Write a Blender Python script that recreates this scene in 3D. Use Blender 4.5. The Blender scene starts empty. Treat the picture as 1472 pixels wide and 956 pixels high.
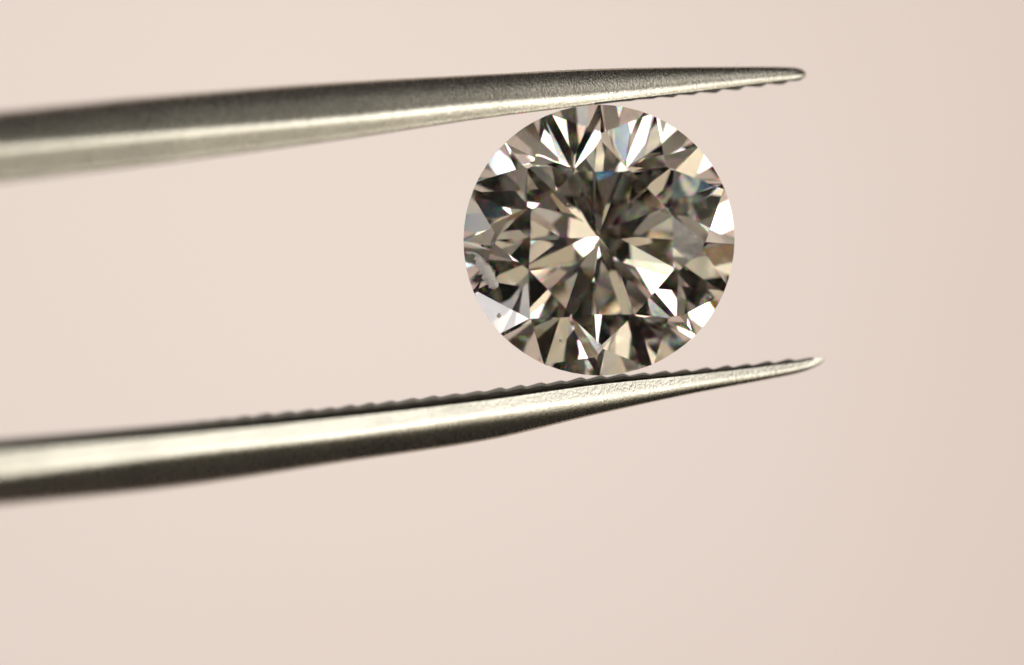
import bpy, bmesh, math, random
import numpy as np
from mathutils import Vector

# ------------------------------------------------------------------ scene, camera, light
# One Blender unit is one millimetre.  X right, Z up, the camera looks along +Y.
# The origin is the middle of the stone's girdle.
SC = bpy.context.scene
SC.unit_settings.system = 'METRIC'
SC.unit_settings.scale_length = 0.001
PX = 60.0                       # photograph pixels per millimetre in the plane of the stone
GX, GY = 861.0, 345.3           # where the stone's centre sits in the photograph
PW, PH = 1472.0, 956.0
DIST = 260.0

cam_data = bpy.data.cameras.new('camera')
cam = bpy.data.objects.new('camera', cam_data)
SC.collection.objects.link(cam)
cam.location = (0.0, -DIST, 0.0)
cam.rotation_euler = (math.pi / 2, 0, 0)
cam_data.sensor_width = 36.0
cam_data.lens = 36.0 * DIST / (PW / PX)
cam_data.shift_x = (PW / 2 - GX) / PW
cam_data.shift_y = (GY - PH / 2) / PW
cam_data.clip_start = 1.0
cam_data.clip_end = 5000.0
cam_data.dof.use_dof = True
cam_data.dof.focus_distance = DIST - 0.26
APERTURE = 12.0                 # entrance pupil, mm
cam_data.dof.aperture_fstop = cam_data.lens / APERTURE / 1000.0
SC.camera = cam

world = bpy.data.worlds.new('World')
SC.world = world
world.use_nodes = True
bg = world.node_tree.nodes['Background']
bg.inputs['Color'].default_value = (1.0, 0.90, 0.80, 1)
bg.inputs['Strength'].default_value = 0.0067

SC.view_settings.view_transform = 'Standard'
SC.view_settings.look = 'None'
SC.view_settings.exposure = 0.0
SC.view_settings.gamma = 1.0
cy = SC.cycles
cy.max_bounces = 24; cy.transmission_bounces = 24; cy.glossy_bounces = 16; cy.diffuse_bounces = 4
cy.caustics_reflective = True; cy.caustics_refractive = True
cy.blur_glossy = 0.0
cy.sample_clamp_indirect = 8.0
cy.use_denoising = True
cy.denoiser = 'OPENIMAGEDENOISE'
cy.use_adaptive_sampling = False

LAMP_DIST = 300.0
RAD2W = math.pi                 # watts per square millimetre for a radiance of one
def lamp(name, loc, xdir, aim, sx, sy, radiance, colour, shape='ELLIPSE', spread=180):
    ld = bpy.data.lights.new(name, 'AREA')
    ld.shape = shape; ld.size = sx; ld.size_y = sy
    area = sx * sy * (math.pi / 4 if shape == 'ELLIPSE' else 1.0)
    ld.energy = radiance * area * RAD2W
    ld.color = colour
    ld.spread = math.radians(spread)
    o = bpy.data.objects.new(name, ld)
    SC.collection.objects.link(o)
    z = (Vector(loc) - Vector(aim)).normalized()        # a lamp shines along its -Z
    x = (Vector(xdir) - z * Vector(xdir).dot(z)).normalized()
    y = z.cross(x)
    from mathutils import Matrix
    o.matrix_world = Matrix(((x[0], y[0], z[0], loc[0]), (x[1], y[1], z[1], loc[1]), (x[2], y[2], z[2], loc[2]), (0, 0, 0, 1)))
    return o

# unseen lamps added and fitted to light facets and steel: direction from the stone, long
# axis, tangent of the two half angles, radiance, colour
LAMPS = [
    ((0.9064, -0.4138, -0.0849), (-0.1225, -0.4498, 0.8847), 0.2608, 0.9316, 0.6038, (1.0, 0.91, 0.74)),
    ((0.3839, -0.5739, 0.7233), (0.0977, 0.8042, 0.5862), 0.2535, 0.9316, 0.1687, (1.0, 0.91, 0.74)),
    ((0.0633, -0.9278, 0.3676), (0.8737, -0.1266, -0.4697), 0.05, 0.2372, 0.5857, (1.0, 0.91, 0.74)),
    ((-0.347, -0.6194, 0.7043), (0.9372, -0.258, 0.2348), 0.1519, 0.0611, 0.0219, (1.0, 0.91, 0.74)),
    ((0.8051, -0.5807, 0.1211), (0.5589, 0.811, 0.173), 0.2733, 0.2086, 3.7849, (1.0, 0.965, 0.91)),
    ((-0.669, -0.5125, 0.5384), (-0.7382, 0.3734, -0.5619), 0.251, 0.2214, 0.4948, (1.0, 0.95, 0.93)),
    ((0.5145, -0.7542, -0.408), (0.5897, -0.0343, 0.8069), 0.5039, 0.1833, 0.7145, (1.0, 0.85, 0.62)),
    ((0.5355, 0.4161, -0.7349), (-0.1309, 0.9006, 0.4146), 0.0721, 0.1224, 0.3672, (1.0, 0.85, 0.62)),
    ((-0.8575, -0.4999, -0.1215), (0.4947, -0.8661, 0.0715), 0.1281, 0.3616, 3.7849, (1.0, 0.95, 0.93)),
    ((0.3136, -0.7911, 0.5252), (0.9236, 0.3826, 0.0249), 0.3475, 0.2308, 0.3085, (1.0, 0.91, 0.74)),
    ((-0.8342, -0.0167, -0.5513), (0.5515, -0.0127, -0.8341), 0.246, 0.088, 3.7849, (1.0, 0.95, 0.93)),
    ((0.8753, -0.4834, -0.0109), (0.0265, 0.0255, 0.9993), 0.0599, 0.1111, 0.6931, (1.0, 0.91, 0.74)),
    ((-0.2047, -0.9366, -0.2845), (-0.2569, -0.229, 0.9389), 0.2384, 0.079, 0.6053, (1.0, 0.85, 0.62)),
    ((0.3932, -0.6069, 0.6907), (-0.2481, -0.7934, -0.5559), 0.2382, 0.0913, 3.6, (1.0, 0.965, 0.91)),
    ((0.249, -0.8707, 0.4242), (0.6821, -0.1533, -0.715), 0.3283, 0.0663, 2.5808, (1.0, 0.965, 0.91)),
    ((0.084, -0.9475, -0.3085), (-0.8373, 0.1008, -0.5374), 0.05, 0.0909, 3.7849, (1.0, 0.965, 0.91)),
    ((-0.6332, -0.4899, 0.5992), (0.7521, -0.5723, 0.3268), 0.2376, 0.0949, 0.206, (1.0, 0.95, 0.93)),
    ((0.7465, -0.3099, -0.5888), (0.3468, 0.9364, -0.0532), 0.0648, 0.1059, 0.185, (1.0, 0.85, 0.62)),
    ((-0.7417, -0.6041, 0.2914), (0.3923, -0.7431, -0.542), 0.2275, 0.1573, 0.4425, (1.0, 0.95, 0.93)),
    ((-0.5105, -0.8141, 0.2768), (0.6674, -0.5781, -0.4695), 0.1816, 0.1006, 1.6084, (1.0, 0.95, 0.93)),
]
for d, xd, a, b, rad, col in LAMPS:
    lamp('added_lamp', Vector(d) * LAMP_DIST, xd, (0, 0, 0), 2 * a * LAMP_DIST, 2 * b * LAMP_DIST, rad, col)

# unseen lamps added to light the paper: a broad panel, a smaller one left
def facing_camera(name, loc, w, h, rad, col, shape):
    return lamp(name, loc, (1, 0, 0), (loc[0], loc[1] - 100, loc[2]), w, h, rad, col, shape)
facing_camera('added_back_panel', (0, 176, 0), 1040, 1040, 0.905, (1.0, 0.81, 0.725), 'RECTANGLE')
facing_camera('added_back_lamp', (-12, 186, 2), 34, 34, 1.4, (0.95, 1.0, 0.90), 'ELLIPSE')

# ------------------------------------------------------------------ materials
def new_mat(name):
    m = bpy.data.materials.new(name); m.use_nodes = True
    nt = m.node_tree; nt.nodes.clear()
    out = nt.nodes.new('ShaderNodeOutputMaterial')
    return m, nt, out
def node(nt, kind, **kw):
    n = nt.nodes.new(kind)
    for k, v in kw.items():
        if k in n.inputs: n.inputs[k].default_value = v
        else: setattr(n, k, v)
    return n

def paper_material():
    m, nt, out = new_mat('cream_paper')
    tr = node(nt, 'ShaderNodeBsdfTranslucent'); df = node(nt, 'ShaderNodeBsdfDiffuse')
    tc = node(nt, 'ShaderNodeTexCoord')
    nz = node(nt, 'ShaderNodeTexNoise', Scale=0.05, Detail=3.0)
    cr = node(nt, 'ShaderNodeValToRGB')
    cr.color_ramp.elements[0].position = 0.3; cr.color_ramp.elements[0].color = (0.80, 0.78, 0.765, 1)
    cr.color_ramp.elements[1].position = 0.7; cr.color_ramp.elements[1].color = (0.82, 0.81, 0.80, 1)
    nt.links.new(tc.outputs['Object'], nz.inputs['Vector'])
    nt.links.new(nz.outputs['Fac'], cr.inputs['Fac'])
    mx = node(nt, 'ShaderNodeMixShader'); mx.inputs[0].default_value = 0.15
    for s in (tr, df): nt.links.new(cr.outputs['Color'], s.inputs['Color'])
    nt.links.new(tr.outputs[0], mx.inputs[1]); nt.links.new(df.outputs[0], mx.inputs[2])
    nt.links.new(mx.outputs[0], out.inputs['Surface'])
    return m

def steel_material(name, base, rough):
    m, nt, out = new_mat(name)
    p = node(nt, 'ShaderNodeBsdfPrincipled', Metallic=1.0)
    tc = node(nt, 'ShaderNodeTexCoord')
    mp = node(nt, 'ShaderNodeMapping'); mp.inputs['Scale'].default_value = (16.0, 7.0, 7.0)
    grit = node(nt, 'ShaderNodeTexNoise', Scale=1.0, Detail=5.0, Roughness=0.7)
    nt.links.new(tc.outputs['Object'], mp.inputs['Vector']); nt.links.new(mp.outputs[0], grit.inputs['Vector'])
    fine = node(nt, 'ShaderNodeTexNoise', Scale=16.0, Detail=3.0, Roughness=0.6)
    nt.links.new(tc.outputs['Object'], fine.inputs['Vector'])
    stain = node(nt, 'ShaderNodeTexNoise', Scale=0.6, Detail=4.0)
    nt.links.new(tc.outputs['Object'], stain.inputs['Vector'])
    cr = node(nt, 'ShaderNodeValToRGB')
    cr.color_ramp.elements[0].position = 0.35; cr.color_ramp.elements[0].color = tuple(c * 0.86 for c in base) + (1,)
    cr.color_ramp.elements[1].position = 0.65; cr.color_ramp.elements[1].color = tuple(base) + (1,)
    nt.links.new(stain.outputs['Fac'], cr.inputs['Fac']); nt.links.new(cr.outputs['Color'], p.inputs['Base Color'])
    rr = node(nt, 'ShaderNodeMapRange'); rr.inputs['To Min'].default_value = rough - 0.08; rr.inputs['To Max'].default_value = rough + 0.08
    nt.links.new(grit.outputs['Fac'], rr.inputs['Value']); nt.links.new(rr.outputs[0], p.inputs['Roughness'])
    mx = node(nt, 'ShaderNodeMath', operation='ADD')
    nt.links.new(grit.outputs['Fac'], mx.inputs[0]); nt.links.new(fine.outputs['Fac'], mx.inputs[1])
    bp = node(nt, 'ShaderNodeBump', Strength=0.22, Distance=0.03)
    nt.links.new(mx.outputs[0], bp.inputs['Height']); nt.links.new(bp.outputs[0], p.inputs['Normal'])
    nt.links.new(p.outputs[0], out.inputs['Surface'])
    return m

def diamond_material(rough_girdle=False):
    """Clear stone.  Light entering bends once; light leaving is split into its colours (dispersion)."""
    m, nt, out = new_mat('clear_diamond' if not rough_girdle else 'bruted_girdle')
    IOR, DISP, rg = 2.42, 0.009, (0.12 if rough_girdle else 0.0)
    geo = node(nt, 'ShaderNodeNewGeometry')
    enter = node(nt, 'ShaderNodeBsdfGlass', Roughness=rg, IOR=IOR); enter.inputs['Color'].default_value = (1, 1, 1, 1)
    adds = []
    for col, i in (((1, 0, 0, 1), IOR - DISP), ((0, 1, 0, 1), IOR), ((0, 0, 1, 1), IOR + DISP)):
        r = node(nt, 'ShaderNodeBsdfRefraction', Roughness=rg, IOR=i); r.inputs['Color'].default_value = col
        adds.append(r)
    a1 = node(nt, 'ShaderNodeAddShader'); a2 = node(nt, 'ShaderNodeAddShader')
    nt.links.new(adds[0].outputs[0], a1.inputs[0]); nt.links.new(adds[1].outputs[0], a1.inputs[1])
    nt.links.new(a1.outputs[0], a2.inputs[0]); nt.links.new(adds[2].outputs[0], a2.inputs[1])
    fr = node(nt, 'ShaderNodeFresnel', IOR=IOR)
    gl = node(nt, 'ShaderNodeBsdfGlossy', Roughness=rg); gl.inputs['Color'].default_value = (1.0, 0.985, 0.955, 1)
    mix = node(nt, 'ShaderNodeMixShader')
    nt.links.new(fr.outputs[0], mix.inputs[0]); nt.links.new(a2.outputs[0], mix.inputs[1]); nt.links.new(gl.outputs[0], mix.inputs[2])
    sel = node(nt, 'ShaderNodeMixShader')
    nt.links.new(geo.outputs['Backfacing'], sel.inputs[0]); nt.links.new(enter.outputs[0], sel.inputs[1]); nt.links.new(mix.outputs[0], sel.inputs[2])
    nt.links.new(sel.outputs[0], out.inputs['Surface'])
    return m

def plain(name, col, rough, **kw):
    m, nt, out = new_mat(name)
    p = node(nt, 'ShaderNodeBsdfPrincipled', Roughness=rough)
    p.inputs['Base Color'].default_value = tuple(col) + (1,)
    for k, v in kw.items(): p.inputs[k].default_value = v
    nz = node(nt, 'ShaderNodeTexNoise', Scale=9.0, Detail=4.0)
    tc = node(nt, 'ShaderNodeTexCoord'); nt.links.new(tc.outputs['Object'], nz.inputs['Vector'])
    bp = node(nt, 'ShaderNodeBump', Strength=0.4, Distance=0.05)
    nt.links.new(nz.outputs['Fac'], bp.inputs['Height']); nt.links.new(bp.outputs[0], p.inputs['Normal'])
    nt.links.new(p.outputs[0], out.inputs['Surface'])
    return m

def frosty(name, col):
    m, nt, out = new_mat(name)
    tr = node(nt, 'ShaderNodeBsdfTranslucent'); df = node(nt, 'ShaderNodeBsdfDiffuse'); gl = node(nt, 'ShaderNodeBsdfGlossy', Roughness=0.35)
    nz = node(nt, 'ShaderNodeTexNoise', Scale=14.0, Detail=4.0)
    tc = node(nt, 'ShaderNodeTexCoord'); nt.links.new(tc.outputs['Object'], nz.inputs['Vector'])
    bp = node(nt, 'ShaderNodeBump', Strength=0.7, Distance=0.05)
    nt.links.new(nz.outputs['Fac'], bp.inputs['Height'])
    for s in (tr, df): s.inputs['Color'].default_value = tuple(col) + (1,)
    for s in (df, gl): nt.links.new(bp.outputs[0], s.inputs['Normal'])
    m1 = node(nt, 'ShaderNodeMixShader'); m1.inputs[0].default_value = 0.8
    m2 = node(nt, 'ShaderNodeMixShader'); m2.inputs[0].default_value = 0.25
    nt.links.new(tr.outputs[0], m1.inputs[1]); nt.links.new(df.outputs[0], m1.inputs[2])
    nt.links.new(m1.outputs[0], m2.inputs[1]); nt.links.new(gl.outputs[0], m2.inputs[2])
    nt.links.new(m2.outputs[0], out.inputs['Surface'])
    return m

# ------------------------------------------------------------------ helpers
def empty(name, loc=(0, 0, 0)):
    o = bpy.data.objects.new(name, None); SC.collection.objects.link(o); o.location = loc
    o.empty_display_size = 1.0
    return o
def mesh_obj(name, verts, faces, mat, parent=None, smooth=False):
    me = bpy.data.meshes.new(name); me.from_pydata([tuple(v) for v in verts], [], faces); me.update()
    if smooth:
        for p in me.polygons: p.use_smooth = True
    me.materials.append(mat)
    o = bpy.data.objects.new(name, me); SC.collection.objects.link(o)
    if parent is not None: o.parent = parent
    return o
def curve(xs, ys):
    """smooth monotone-ish cubic through the points"""
    xs = np.array(xs, float); ys = np.array(ys, float)
    d = np.diff(ys) / np.diff(xs); m = np.empty_like(ys); m[0], m[-1] = d[0], d[-1]
    for i in range(1, len(ys) - 1):
        m[i] = 0 if d[i - 1] * d[i] <= 0 else 2 * d[i - 1] * d[i] / (d[i - 1] + d[i])
    def f(x):
        i = int(np.clip(np.searchsorted(xs, x) - 1, 0, len(xs) - 2)); h = xs[i + 1] - xs[i]; t = (x - xs[i]) / h
        if t < 0: return ys[0] + m[0] * (x - xs[0])
        if t > 1: return ys[-1] + m[-1] * (x - xs[-1])
        return ((1 + 2 * t) * (1 - t) ** 2 * ys[i] + t * (1 - t) ** 2 * h * m[i] + t * t * (3 - 2 * t) * ys[i + 1] + t * t * (t - 1) * h * m[i + 1])
    return f

# ------------------------------------------------------------------ the paper behind
paper = paper_material()
vs, fs = [], []
nx, nz = 24, 24
for j in range(nz + 1):
    for i in range(nx + 1):
        u = -1 + 2 * i / nx; w = -1 + 2 * j / nz
        vs.append((u * 500, 150 - 8 * (u * u + w * w), w * 500))
for j in range(nz):
    for i in range(nx):
        a = j * (nx + 1) + i; fs.append((a, a + 1, a + nx + 2, a + nx + 1))
back = mesh_obj('backdrop', vs, fs, paper, None, True)
back['kind'] = 'structure'; back['label'] = 'plain cream pink paper backdrop behind the diamond'

# ------------------------------------------------------------------ the tweezers
steel = steel_material('satin_steel', (0.60, 0.58, 0.51), 0.26)
shaded_jaw_steel = steel_material('shaded_jaw_steel', (0.11, 0.105, 0.095), 0.34)  # same steel, base colour darkened to stand for shade on the teeth
tw = empty('tweezers', (-92, -61, -12))
tw['label'] = 'satin steel diamond tweezers with two tapering serrated arms gripping the stone'
tw['category'] = 'tweezers'
TW0 = Vector(tw.location)

def depth(x):                       # how far the arm's axis lies behind the stone's plane (negative: nearer the camera)
    if x > -15: return 0.42 * x - 0.009 * x * x
    return 0.42 * -15 - 0.009 * 225 + 0.69 * (x + 15)

def to_world(px, py, y):
    """the point that stands over pixel (px, py) of the photograph at depth y"""
    k = (DIST + y) / DIST
    return (px - GX) / PX * k, y, (GY - py) / PX * k

def build_arm(rows, up, fillet, tilt, t0, END):
    """rows: (pixel x, inner edge, crease, outer edge) along the arm; the section is a flat gripping face,
    a bevelled flank and a rounded back.  up = +1 for the arm above the stone."""
    xs = [r[0] for r in rows]
    fi, fc, fo = (curve(xs, [r[k] for r in rows]) for k in (1, 2, 3))
    x0, x1 = xs[0], xs[-1]
    st = [x0 + (x1 - x0) * i / 150 for i in range(146)] + [x1 - (x1 - x0) * 5 / 150 * (1 - k / 8) ** 2 for k in range(9)]
    st = sorted(set(round(s, 3) for s in st))
    rings = []
    def ring(px, inner, crease, outer):
        xm = (px - GX) / PX; y = depth(xm)
        xi, _, zi = to_world(px, inner, y); _, _, zc = to_world(px, crease, y); _, _, zo = to_world(px, outer, y)
        H = abs(zo - zi); vc = min(0.75, max(0.15, abs(zc - zi) / max(H, 1e-6)))
        # the side of the section: its lean as a function of height, flank to back, the crease softer towards the tip
        soft = 0.09 + 0.16 * min(1.0, max(0.0, (px - 380) / 480.0)) ** 1.3
        lo_v, hi_v = fillet + 0.012, 0.965; M = 26
        vv = [lo_v + (hi_v - lo_v) * k / M for k in range(M + 1)]
        def lean(v):
            if v < vc - soft: return -tilt
            back_lean = t0 + (END - t0) * max(0.0, (v - vc) / (hi_v - vc))
            if v > vc + soft: return back_lean
            q = (v - (vc - soft)) / (2 * soft); q = q * q * (3 - 2 * q)
            return -tilt + (back_lean + tilt) * q
        uu = [0.0]
        for k in range(M): uu.append(uu[-1] - math.tan(lean((vv[k] + vv[k + 1]) / 2)) * (vv[k + 1] - vv[k]) * H)
        base_u = 0.42 * H + 0.05
        uu = [base_u + q for q in uu]
        W = 1.0
        prof = [(0.0, 0.0), (base_u * 0.5, 0.0), (base_u - 0.03 * H, 0.0), (base_u - 0.012 * H, 0.004), (base_u - 0.004 * H, 0.02), (base_u - 0.002 * H, max(0.03, fillet - 0.012))]
        prof += list(zip(uu, vv))
        ue = prof[-1][0]; prof += [(ue - 0.045 * H, 0.988), (ue - 0.09 * H, 0.998), (ue - 0.14 * H, 1.0), (ue * 0.35, 1.003), (0.0, 1.004)]
        pts = [(-u, v) for u, v in prof] + [(u, v) for u, v in prof[-2:0:-1]]
        return [(xi, y + u * W, zi + (zo - zi) * v) for u, v in pts]
    # the part of the arm beyond the left edge of the photograph, out to where the two arms are joined
    ext = []
    r0 = [fi(x0), fc(x0), fo(x0)]
    for k in range(26, 0, -1):
        t = k / 26; px = x0 - 4700 * t
        lean = 0.112 * 4700 * t
        mid = (r0[0] + r0[2]) / 2 + lean
        axis = 445 + 0.112 * 4700 * t
        spread = (1 - t) ** 1.0 * 1.0 + 0.55 * t * (1 - t)
        c = axis + (mid - axis) * (spread + 0.0)
        half = (r0[2] - r0[0]) / 2 * (1 + 0.9 * t)
        if t > 0.86: c = axis + (mid - axis) * (spread); 
        ext.append((px, c - half, c + half, c + (r0[1] - (r0[0] + r0[2]) / 2) * (1 + 0.9 * t)))
    for px, a, b, c in ext: rings.append(ring(px, a, c, b))
    n_ext = len(ext)
    for s in st:
        rings.append(ring(s, fi(s), fc(s), fo(s)))
    n = len(rings[0]); vs = [Vector(p) - TW0 for r in rings for p in r]; fs = []
    for i in range(len(rings) - 1):
        for j in range(n):
            a, b = i * n + j, i * n + (j + 1) % n
            f = (a, b, b + n, a + n); fs.append(f if up > 0 else f[::-1])
    fs.append(tuple(range(n))[::-1] if up > 0 else tuple(range(n))); last = (len(rings) - 1) * n
    fs.append(tuple(last + j for j in range(n)) if up > 0 else tuple(last + j for j in range(n))[::-1])
    arm = mesh_obj('arm', vs, fs, steel, tw, True)
    bm = bmesh.new(); bm.from_mesh(arm.data); bmesh.ops.recalc_face_normals(bm, faces=bm.faces); bm.to_mesh(arm.data); bm.free()
    return arm, fi, fo, fc

def build_jaw(arm, fi, fc, fo, up, fillet, tilt, start, stop, pitch, amp, seed):
    """cross-cut ridges of the gripping face, in profile a row of rounded teeth"""
    rng = random.Random(seed)
    ridges = []
    x = -220.0 if up < 0 else start - 25.0
    while x < stop:
        w = pitch * rng.uniform(0.92, 1.08); ridges.append((x, min(x + w, stop + 6), rng.uniform(0.75, 1.2))); x += w
    rows = []
    for a, b, g in ridges:
        for k in range(8):
            t = k / 8; px = a + (b - a) * t
            tooth = (t / 0.72 if t < 0.72 else (1 - t) / 0.28); tooth = (0.45 * tooth + 0.55 * tooth * tooth * (3 - 2 * tooth)) * g
            grow = min(1.0, max(0.0, (px - start) / 150)) * min(1.0, (stop - px) / 60 + 0.35)
            rows.append((px, tooth * amp * grow))
    vs, fs = [], []
    prof = [(-1.005, 1.06, 0.0), (-1.012, 0.7, 0.4), (-1.012, 0.3, 0.8), (-0.97, 0.02, 1.0), (-0.84, 0.0, 1.0), (0.84, 0.0, 1.0), (0.97, 0.02, 1.0), (1.012, 0.5, 0.6), (1.005, 1.06, 0.0)]
    for px, tz in rows:
        xm = (px - GX) / PX; y = depth(xm)
        xi, _, zi = to_world(px, fi(px), y); _, _, zo = to_world(px, fo(px), y)
        _, _, zc = to_world(px, fc(px), y); H = abs(zo - zi); W = 0.42 * H + 0.05
        wall = max(fillet * H, 0.03)
        for u, hb, ht in prof:
            z = zi + up * (wall * hb - 0.004 - ht * tz / PX)
            lip = math.copysign(0.004 + math.tan(math.radians(20)) * wall * (1.06 - hb) + 0.5 * tz / PX * (ht > 0.3), u) if abs(u) > 0.9 else 0
            vs.append(Vector((xi, y + u * W + lip, z)) - TW0)
    n = len(prof)
    for i in range(len(rows) - 1):
        for j in range(n - 1):
            a = i * n + j; f = (a, a + 1, a + 1 + n, a + n); fs.append(f if up < 0 else f[::-1])
    jaw = mesh_obj('serrated_jaw', vs, fs, shaded_jaw_steel, arm, False)
    return jaw

UP = [(0, 263, 216, 160), (250, 233, 194, 136), (500, 199.5, 172, 117), (700, 169.5, 152, 106.5), (861, 149.6, 139, 99), (1000, 133.2, 124, 96.3),
      (1100, 120.5, 113.5, 96), (1140, 115.5, 110.5, 97), (1152, 113, 109, 99.5), (1158, 110.5, 107.5, 104)]
LO = [(0, 632, 684, 727), (250, 609.5, 654, 701), (500, 585.5, 627, 663.5), (700, 563, 600, 633), (861, 543.6, 577, 595), (1000, 533, 554.5, 565),
      (1100, 523, 539, 546), (1150, 517.5, 530, 535.5), (1176, 514.5, 522, 525), (1184, 514, 517, 519)]
arm_u, fi_u, fo_u, fc_u = build_arm(UP, +1, 0.05, math.radians(11), math.radians(16), math.radians(42))
arm_l, fi_l, fo_l, fc_l = build_arm(LO, -1, 0.17, math.radians(11), math.radians(21), math.radians(35))
arm_u['label'] = 'upper arm with the stone held below it'
arm_l['label'] = 'lower arm with a dark toothed edge under the stone'
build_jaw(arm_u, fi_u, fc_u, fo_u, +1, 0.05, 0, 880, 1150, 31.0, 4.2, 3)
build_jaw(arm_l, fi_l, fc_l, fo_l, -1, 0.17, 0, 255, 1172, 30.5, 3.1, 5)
# block where the two arms are welded together, out of the picture on the left
A = [to_world(0 - 4700, 445 + 0.112 * 4700, depth((-4700 - GX) / PX))]
c = Vector(A[0]); bm = bmesh.new()
bmesh.ops.create_cube(bm, size=1.0, matrix=__import__('mathutils').Matrix.Translation(c - TW0) @ __import__('mathutils').Matrix.Diagonal((9, 4.2, 3.6, 1)))
bmesh.ops.bevel(bm, geom=bm.edges[:], offset=0.5, segments=2, affect='EDGES')
me = bpy.data.meshes.new('weld_block'); bm.to_mesh(me); bm.free(); me.materials.append(steel)
wb = bpy.data.objects.new('weld_block', me); SC.collection.objects.link(wb); wb.parent = tw

# ------------------------------------------------------------------ the diamond
R = 3.25
# every facet, its tilt fitted to the stone's bright and dark pattern: kind, outward normal, distance from the centre (in girdle radii);
# here x right, y up, z towards the camera
FACETS = [
    ('table', (0.049793, -0.075051, 0.995936), 0.34078),
    ('bezel', (0.582594, 0.166913, 0.79544), 0.604307),
    ('bezel', (0.254118, 0.509368, 0.822173), 0.61798),
    ('bezel', (-0.166695, 0.509606, 0.844106), 0.617074),
    ('bezel', (-0.534152, 0.192717, 0.823129), 0.630555),
    ('bezel', (-0.506134, -0.302564, 0.807641), 0.610443),
    ('bezel', (-0.175064, -0.636772, 0.750916), 0.623341),
    ('bezel', (0.263891, -0.62934, 0.730953), 0.622483),
    ('bezel', (0.618262, -0.300473, 0.72627), 0.632366),
    ('star', (0.453457, -0.056084, 0.889512), 0.52589),
    ('upper', (0.705571, -0.197404, 0.680589), 0.683599),
    ('lower', (0.62107, -0.086984, -0.778914), 0.673826),
    ('upper', (0.728655, 0.064394, 0.681847), 0.69892),
    ('lower', (0.630755, 0.191442, -0.751996), 0.676996),
    ('star', (0.342627, 0.21471, 0.914607), 0.526931),
    ('upper', (0.60122, 0.335403, 0.725286), 0.684195),
    ('lower', (0.516324, 0.436746, -0.736656), 0.672631),
    ('upper', (0.440656, 0.501384, 0.744605), 0.684953),
    ('lower', (0.358423, 0.610385, -0.706373), 0.677049),
    ('star', (0.050295, 0.352458, 0.934475), 0.532782),
    ('upper', (0.169503, 0.632742, 0.755583), 0.696578),
    ('lower', (0.077472, 0.714633, -0.695196), 0.671799),
    ('upper', (-0.087804, 0.641329, 0.762225), 0.702471),
    ('lower', (-0.165264, 0.718406, -0.675708), 0.675456),
    ('star', (-0.211052, 0.219343, 0.952547), 0.514673),
    ('upper', (-0.336583, 0.527654, 0.779931), 0.690292),
    ('lower', (-0.408209, 0.619184, -0.670803), 0.675565),
    ('upper', (-0.547084, 0.35007, 0.760362), 0.704961),
    ('lower', (-0.595335, 0.435256, -0.675373), 0.675523),
    ('star', (-0.357919, -0.054492, 0.932161), 0.523544),
    ('upper', (-0.650669, 0.08085, 0.755045), 0.696553),
    ('lower', (-0.706357, 0.166126, -0.688086), 0.676276),
    ('upper', (-0.659177, -0.204971, 0.723514), 0.705457),
    ('lower', (-0.704794, -0.065408, -0.706391), 0.676059),
    ('star', (-0.234073, -0.331413, 0.913989), 0.512694),
    ('upper', (-0.534909, -0.419508, 0.733406), 0.676522),
    ('lower', (-0.603337, -0.306648, -0.736173), 0.672866),
    ('upper', (-0.368358, -0.634481, 0.679519), 0.703017),
    ('lower', (-0.4047, -0.509611, -0.759286), 0.67394),
    ('star', (0.049257, -0.468228, 0.882234), 0.521779),
    ('upper', (-0.125805, -0.744392, 0.655784), 0.705665),
    ('lower', (-0.173209, -0.611322, -0.772194), 0.67705),
    ('upper', (0.167216, -0.73552, 0.656543), 0.693089),
    ('lower', (0.075147, -0.606489, -0.791533), 0.673363),
    ('star', (0.362705, -0.343362, 0.866342), 0.532179),
    ('upper', (0.414754, -0.623941, 0.662327), 0.684271),
    ('lower', (0.323155, -0.517779, -0.792133), 0.67584),
    ('upper', (0.632318, -0.421866, 0.649772), 0.698978),
    ('lower', (0.524577, -0.328304, -0.785516), 0.67714),
    ('main', (0.572581, 0.314111, -0.757288), 0.674384),
    ('main', (0.241194, 0.659785, -0.711695), 0.67449),
    ('main', (-0.298987, 0.668013, -0.681444), 0.674937),
    ('main', (-0.638546, 0.318018, -0.700802), 0.673858),
    ('main', (-0.629089, -0.210394, -0.748319), 0.672861),
    ('main', (-0.303397, -0.553074, -0.775925), 0.674657),
    ('main', (0.20996, -0.564339, -0.798397), 0.675077),
    ('main', (0.576199, -0.189649, -0.795002), 0.67442),
]
NG = 64
N = np.array([f[1] for f in FACETS]); D = np.array([f[2] for f in FACETS]); kinds = [f[0] for f in FACETS]
AX = np.array((0.049793, -0.075051, 0.995936))
D = D + 0.008 * np.abs(N @ AX)          # girdle thickness
t1 = np.cross(AX, [0, 1, 0]); t1 /= np.linalg.norm(t1); t2 = np.cross(AX, t1)
for k in range(NG):
    a = 2 * math.pi * (k + 0.5) / NG
    N = np.vstack([N, math.cos(a) * t1 + math.sin(a) * t2]); D = np.append(D, math.cos(math.pi / NG)); kinds.append('girdle')

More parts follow.
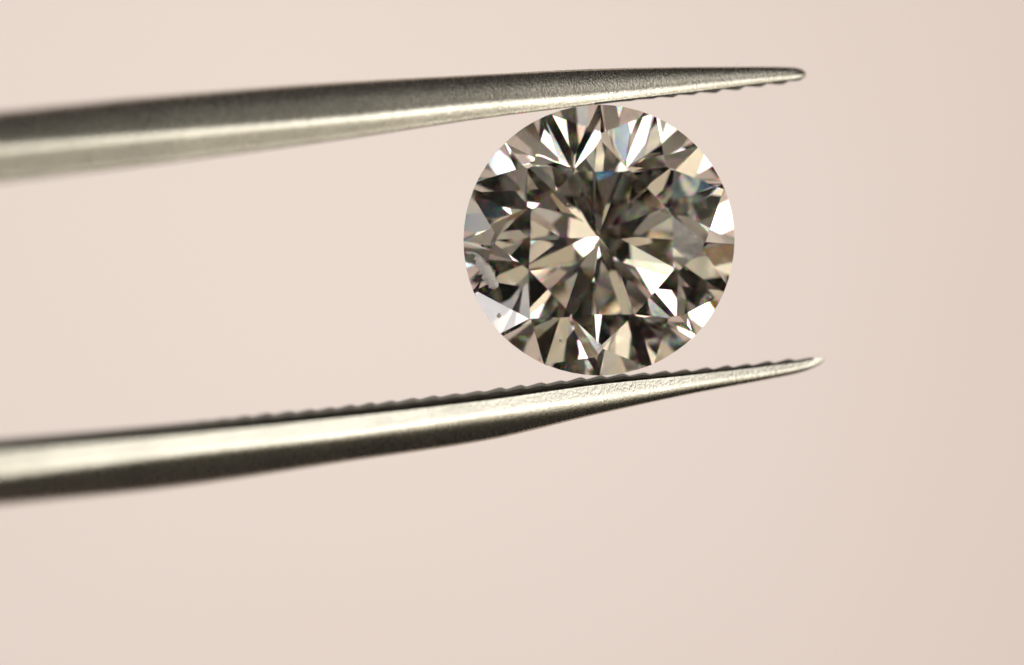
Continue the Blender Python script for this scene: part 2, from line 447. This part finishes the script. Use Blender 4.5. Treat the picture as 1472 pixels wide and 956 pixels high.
def facet_polygon(i):
    n, d = N[i], D[i]
    a = np.cross(n, [0.3, 0.5, 0.8]); a /= np.linalg.norm(a); b = np.cross(n, a); c = n * d
    poly = [c + 3 * a + 3 * b, c - 3 * a + 3 * b, c - 3 * a - 3 * b, c + 3 * a - 3 * b]
    if np.dot(np.cross(poly[1] - poly[0], poly[2] - poly[1]), n) < 0: poly = poly[::-1]
    for j in range(len(D)):
        if j == i: continue
        s = [np.dot(p, N[j]) - D[j] for p in poly]; out = []
        for k in range(len(poly)):
            p, q, sp, sq = poly[k], poly[(k + 1) % len(poly)], s[k], s[(k + 1) % len(poly)]
            if sp <= 0: out.append(p)
            if (sp < 0 < sq) or (sq < 0 < sp): out.append(p + (q - p) * sp / (sp - sq))
        poly = out
        if len(poly) < 3: return []
    return poly
pool = []
def weld(p):
    for k, q in enumerate(pool):
        if abs(p[0] - q[0]) + abs(p[1] - q[1]) + abs(p[2] - q[2]) < 2e-6: return k
    pool.append(p); return len(pool) - 1
def at(p): return (p[0] * R, -p[2] * R, p[1] * R)

clear = diamond_material(); brut = diamond_material(True)
stone = empty('diamond')
stone['label'] = 'round brilliant cut clear diamond held on edge between the tweezer tips'
stone['category'] = 'diamond'
NAME = {'table': 'table_facet', 'bezel': 'bezel_facet', 'star': 'star_facet', 'upper': 'upper_girdle_facet', 'lower': 'lower_girdle_facet', 'main': 'pavilion_facet'}
gv, gf = {}, []
for i in range(len(D)):
    poly = facet_polygon(i)
    ids = []
    for p in poly:
        k = weld(p)
        if k not in ids: ids.append(k)
    if len(ids) < 3: continue
    P = [at(pool[k]) for k in ids]
    if kinds[i] == 'girdle':
        gf.append(tuple(gv.setdefault(k, len(gv)) for k in ids))
    else:
        mesh_obj(NAME[kinds[i]], P, [tuple(range(len(P)))], clear, stone)
mesh_obj('girdle', [at(pool[k]) for k in gv], gf, brut, stone)

# ---- inclusions inside the stone
def surface(px, py):
    """front surface of the stone over a photograph pixel, in girdle radii"""
    x, y = (px - GX) / (PX * R), (GY - py) / (PX * R)
    return min((D[i] - N[i][0] * x - N[i][1] * y) / N[i][2] for i in range(len(D)) if N[i][2] > 0.05)
def blob_mesh(name, path, mat, sink, seed, flat=0.45, jag=0.35):
    """a ragged little body along a path of (pixel x, pixel y, pixel radius)"""
    rng = random.Random(seed); vs, fs, n = [], [], 8
    pts = []
    for (a, b) in zip(path[:-1], path[1:]):
        for k in range(4): pts.append(tuple(a[j] + (b[j] - a[j]) * k / 4 for j in range(3)))
    pts.append(path[-1])
    for i, (px, py, r) in enumerate(pts):
        q = pts[min(i + 1, len(pts) - 1)]; p = pts[max(i - 1, 0)]
        dx, dy = q[0] - p[0], q[1] - p[1]; l = math.hypot(dx, dy) or 1; nx_, ny_ = -dy / l, dx / l
        end = 0.25 if i in (0, len(pts) - 1) else 1.0
        zc = surface(px, py) - sink
        for k in range(n):
            a = 2 * math.pi * k / n; rr = r * end * (1 + jag * (rng.random() - 0.5) * 2)
            ux = px + nx_ * rr * math.cos(a); uy = py + ny_ * rr * math.cos(a)
            vs.append(at(((ux - GX) / (PX * R), (GY - uy) / (PX * R), zc + flat * rr * math.sin(a) / (PX * R))))
    for i in range(len(pts) - 1):
        for k in range(n):
            a, b = i * n + k, i * n + (k + 1) % n; fs.append((a, b, b + n, a + n))
    fs.append(tuple(range(n))[::-1]); fs.append(tuple((len(pts) - 1) * n + k for k in range(n)))
    o = mesh_obj(name, vs, fs, mat, stone, True)
    bm = bmesh.new(); bm.from_mesh(o.data); bmesh.ops.recalc_face_normals(bm, faces=bm.faces); bm.to_mesh(o.data); bm.free()
    return o
feather_white = frosty('feather_white', (0.96, 0.94, 0.90))
pinpoint_dark = plain('pinpoint_dark', (0.04, 0.035, 0.03), 0.4)
f = blob_mesh('feather_inclusion', [(686, 366, 4), (690, 374, 7), (695, 383, 10.5), (701, 391, 10.5), (706, 401, 9), (710, 409, 8), (712, 415, 5)], feather_white, -0.012, 11)
f['label'] = 'ragged milky white feather near the left edge of the stone'
blob_mesh('feather_branch', [(669, 362, 1.2), (674, 363.5, 2.2), (679, 363, 1.4), (684, 365, 2.0), (688, 367, 1.6)], feather_white, -0.004, 12)
for sx_, sy_, r_, m_ in ((717.5, 454, 3.2, feather_white), (806, 489, 2.4, feather_white), (1021, 427, 2.0, feather_white),
                         (694, 353, 1.8, pinpoint_dark), (698, 418, 1.8, pinpoint_dark), (816, 294, 1.2, feather_white)):
    blob_mesh('pinpoint_inclusion', [(sx_ - r_ * 0.6, sy_ + r_ * 0.8, r_ * 0.8), (sx_, sy_, r_), (sx_ + r_ * 0.4, sy_ - r_ * 0.9, r_ * 0.7)], m_, -0.002, int(sx_), 0.5, 0.25)


# ------------------------------------------------------------------ a stray fibre on the upper arm
fp = [(1046, 103.0, -0.12), (1050, 99.5, -0.14), (1054.5, 96.0, -0.10), (1058, 93.2, -0.05), (1061, 92.0, -0.02)]
vs, fs, n = [], [], 6
for i, (px, py, dy_) in enumerate(fp):
    xw, yw, zw = to_world(px, py, depth((px - GX) / PX) - 0.18 + dy_)
    r_ = 0.011 * (1 - 0.12 * i)
    for k in range(n):
        a = 2 * math.pi * k / n
        vs.append(Vector((xw + r_ * math.cos(a) * 0.7, yw + r_ * math.sin(a), zw + r_ * math.cos(a) * 0.7)))
for i in range(len(fp) - 1):
    for k in range(n):
        a, b = i * n + k, i * n + (k + 1) % n; fs.append((a, b, b + n, a + n))
fs.append(tuple(range(n))[::-1]); fs.append(tuple((len(fp) - 1) * n + k for k in range(n)))
fibre = mesh_obj('lint_fibre', vs, fs, plain('lint', (0.12, 0.12, 0.13), 0.7), None, True)
fibre['label'] = 'tiny grey lint fibre on the top edge of the upper tweezer arm near its tip'
fibre['category'] = 'fibre'
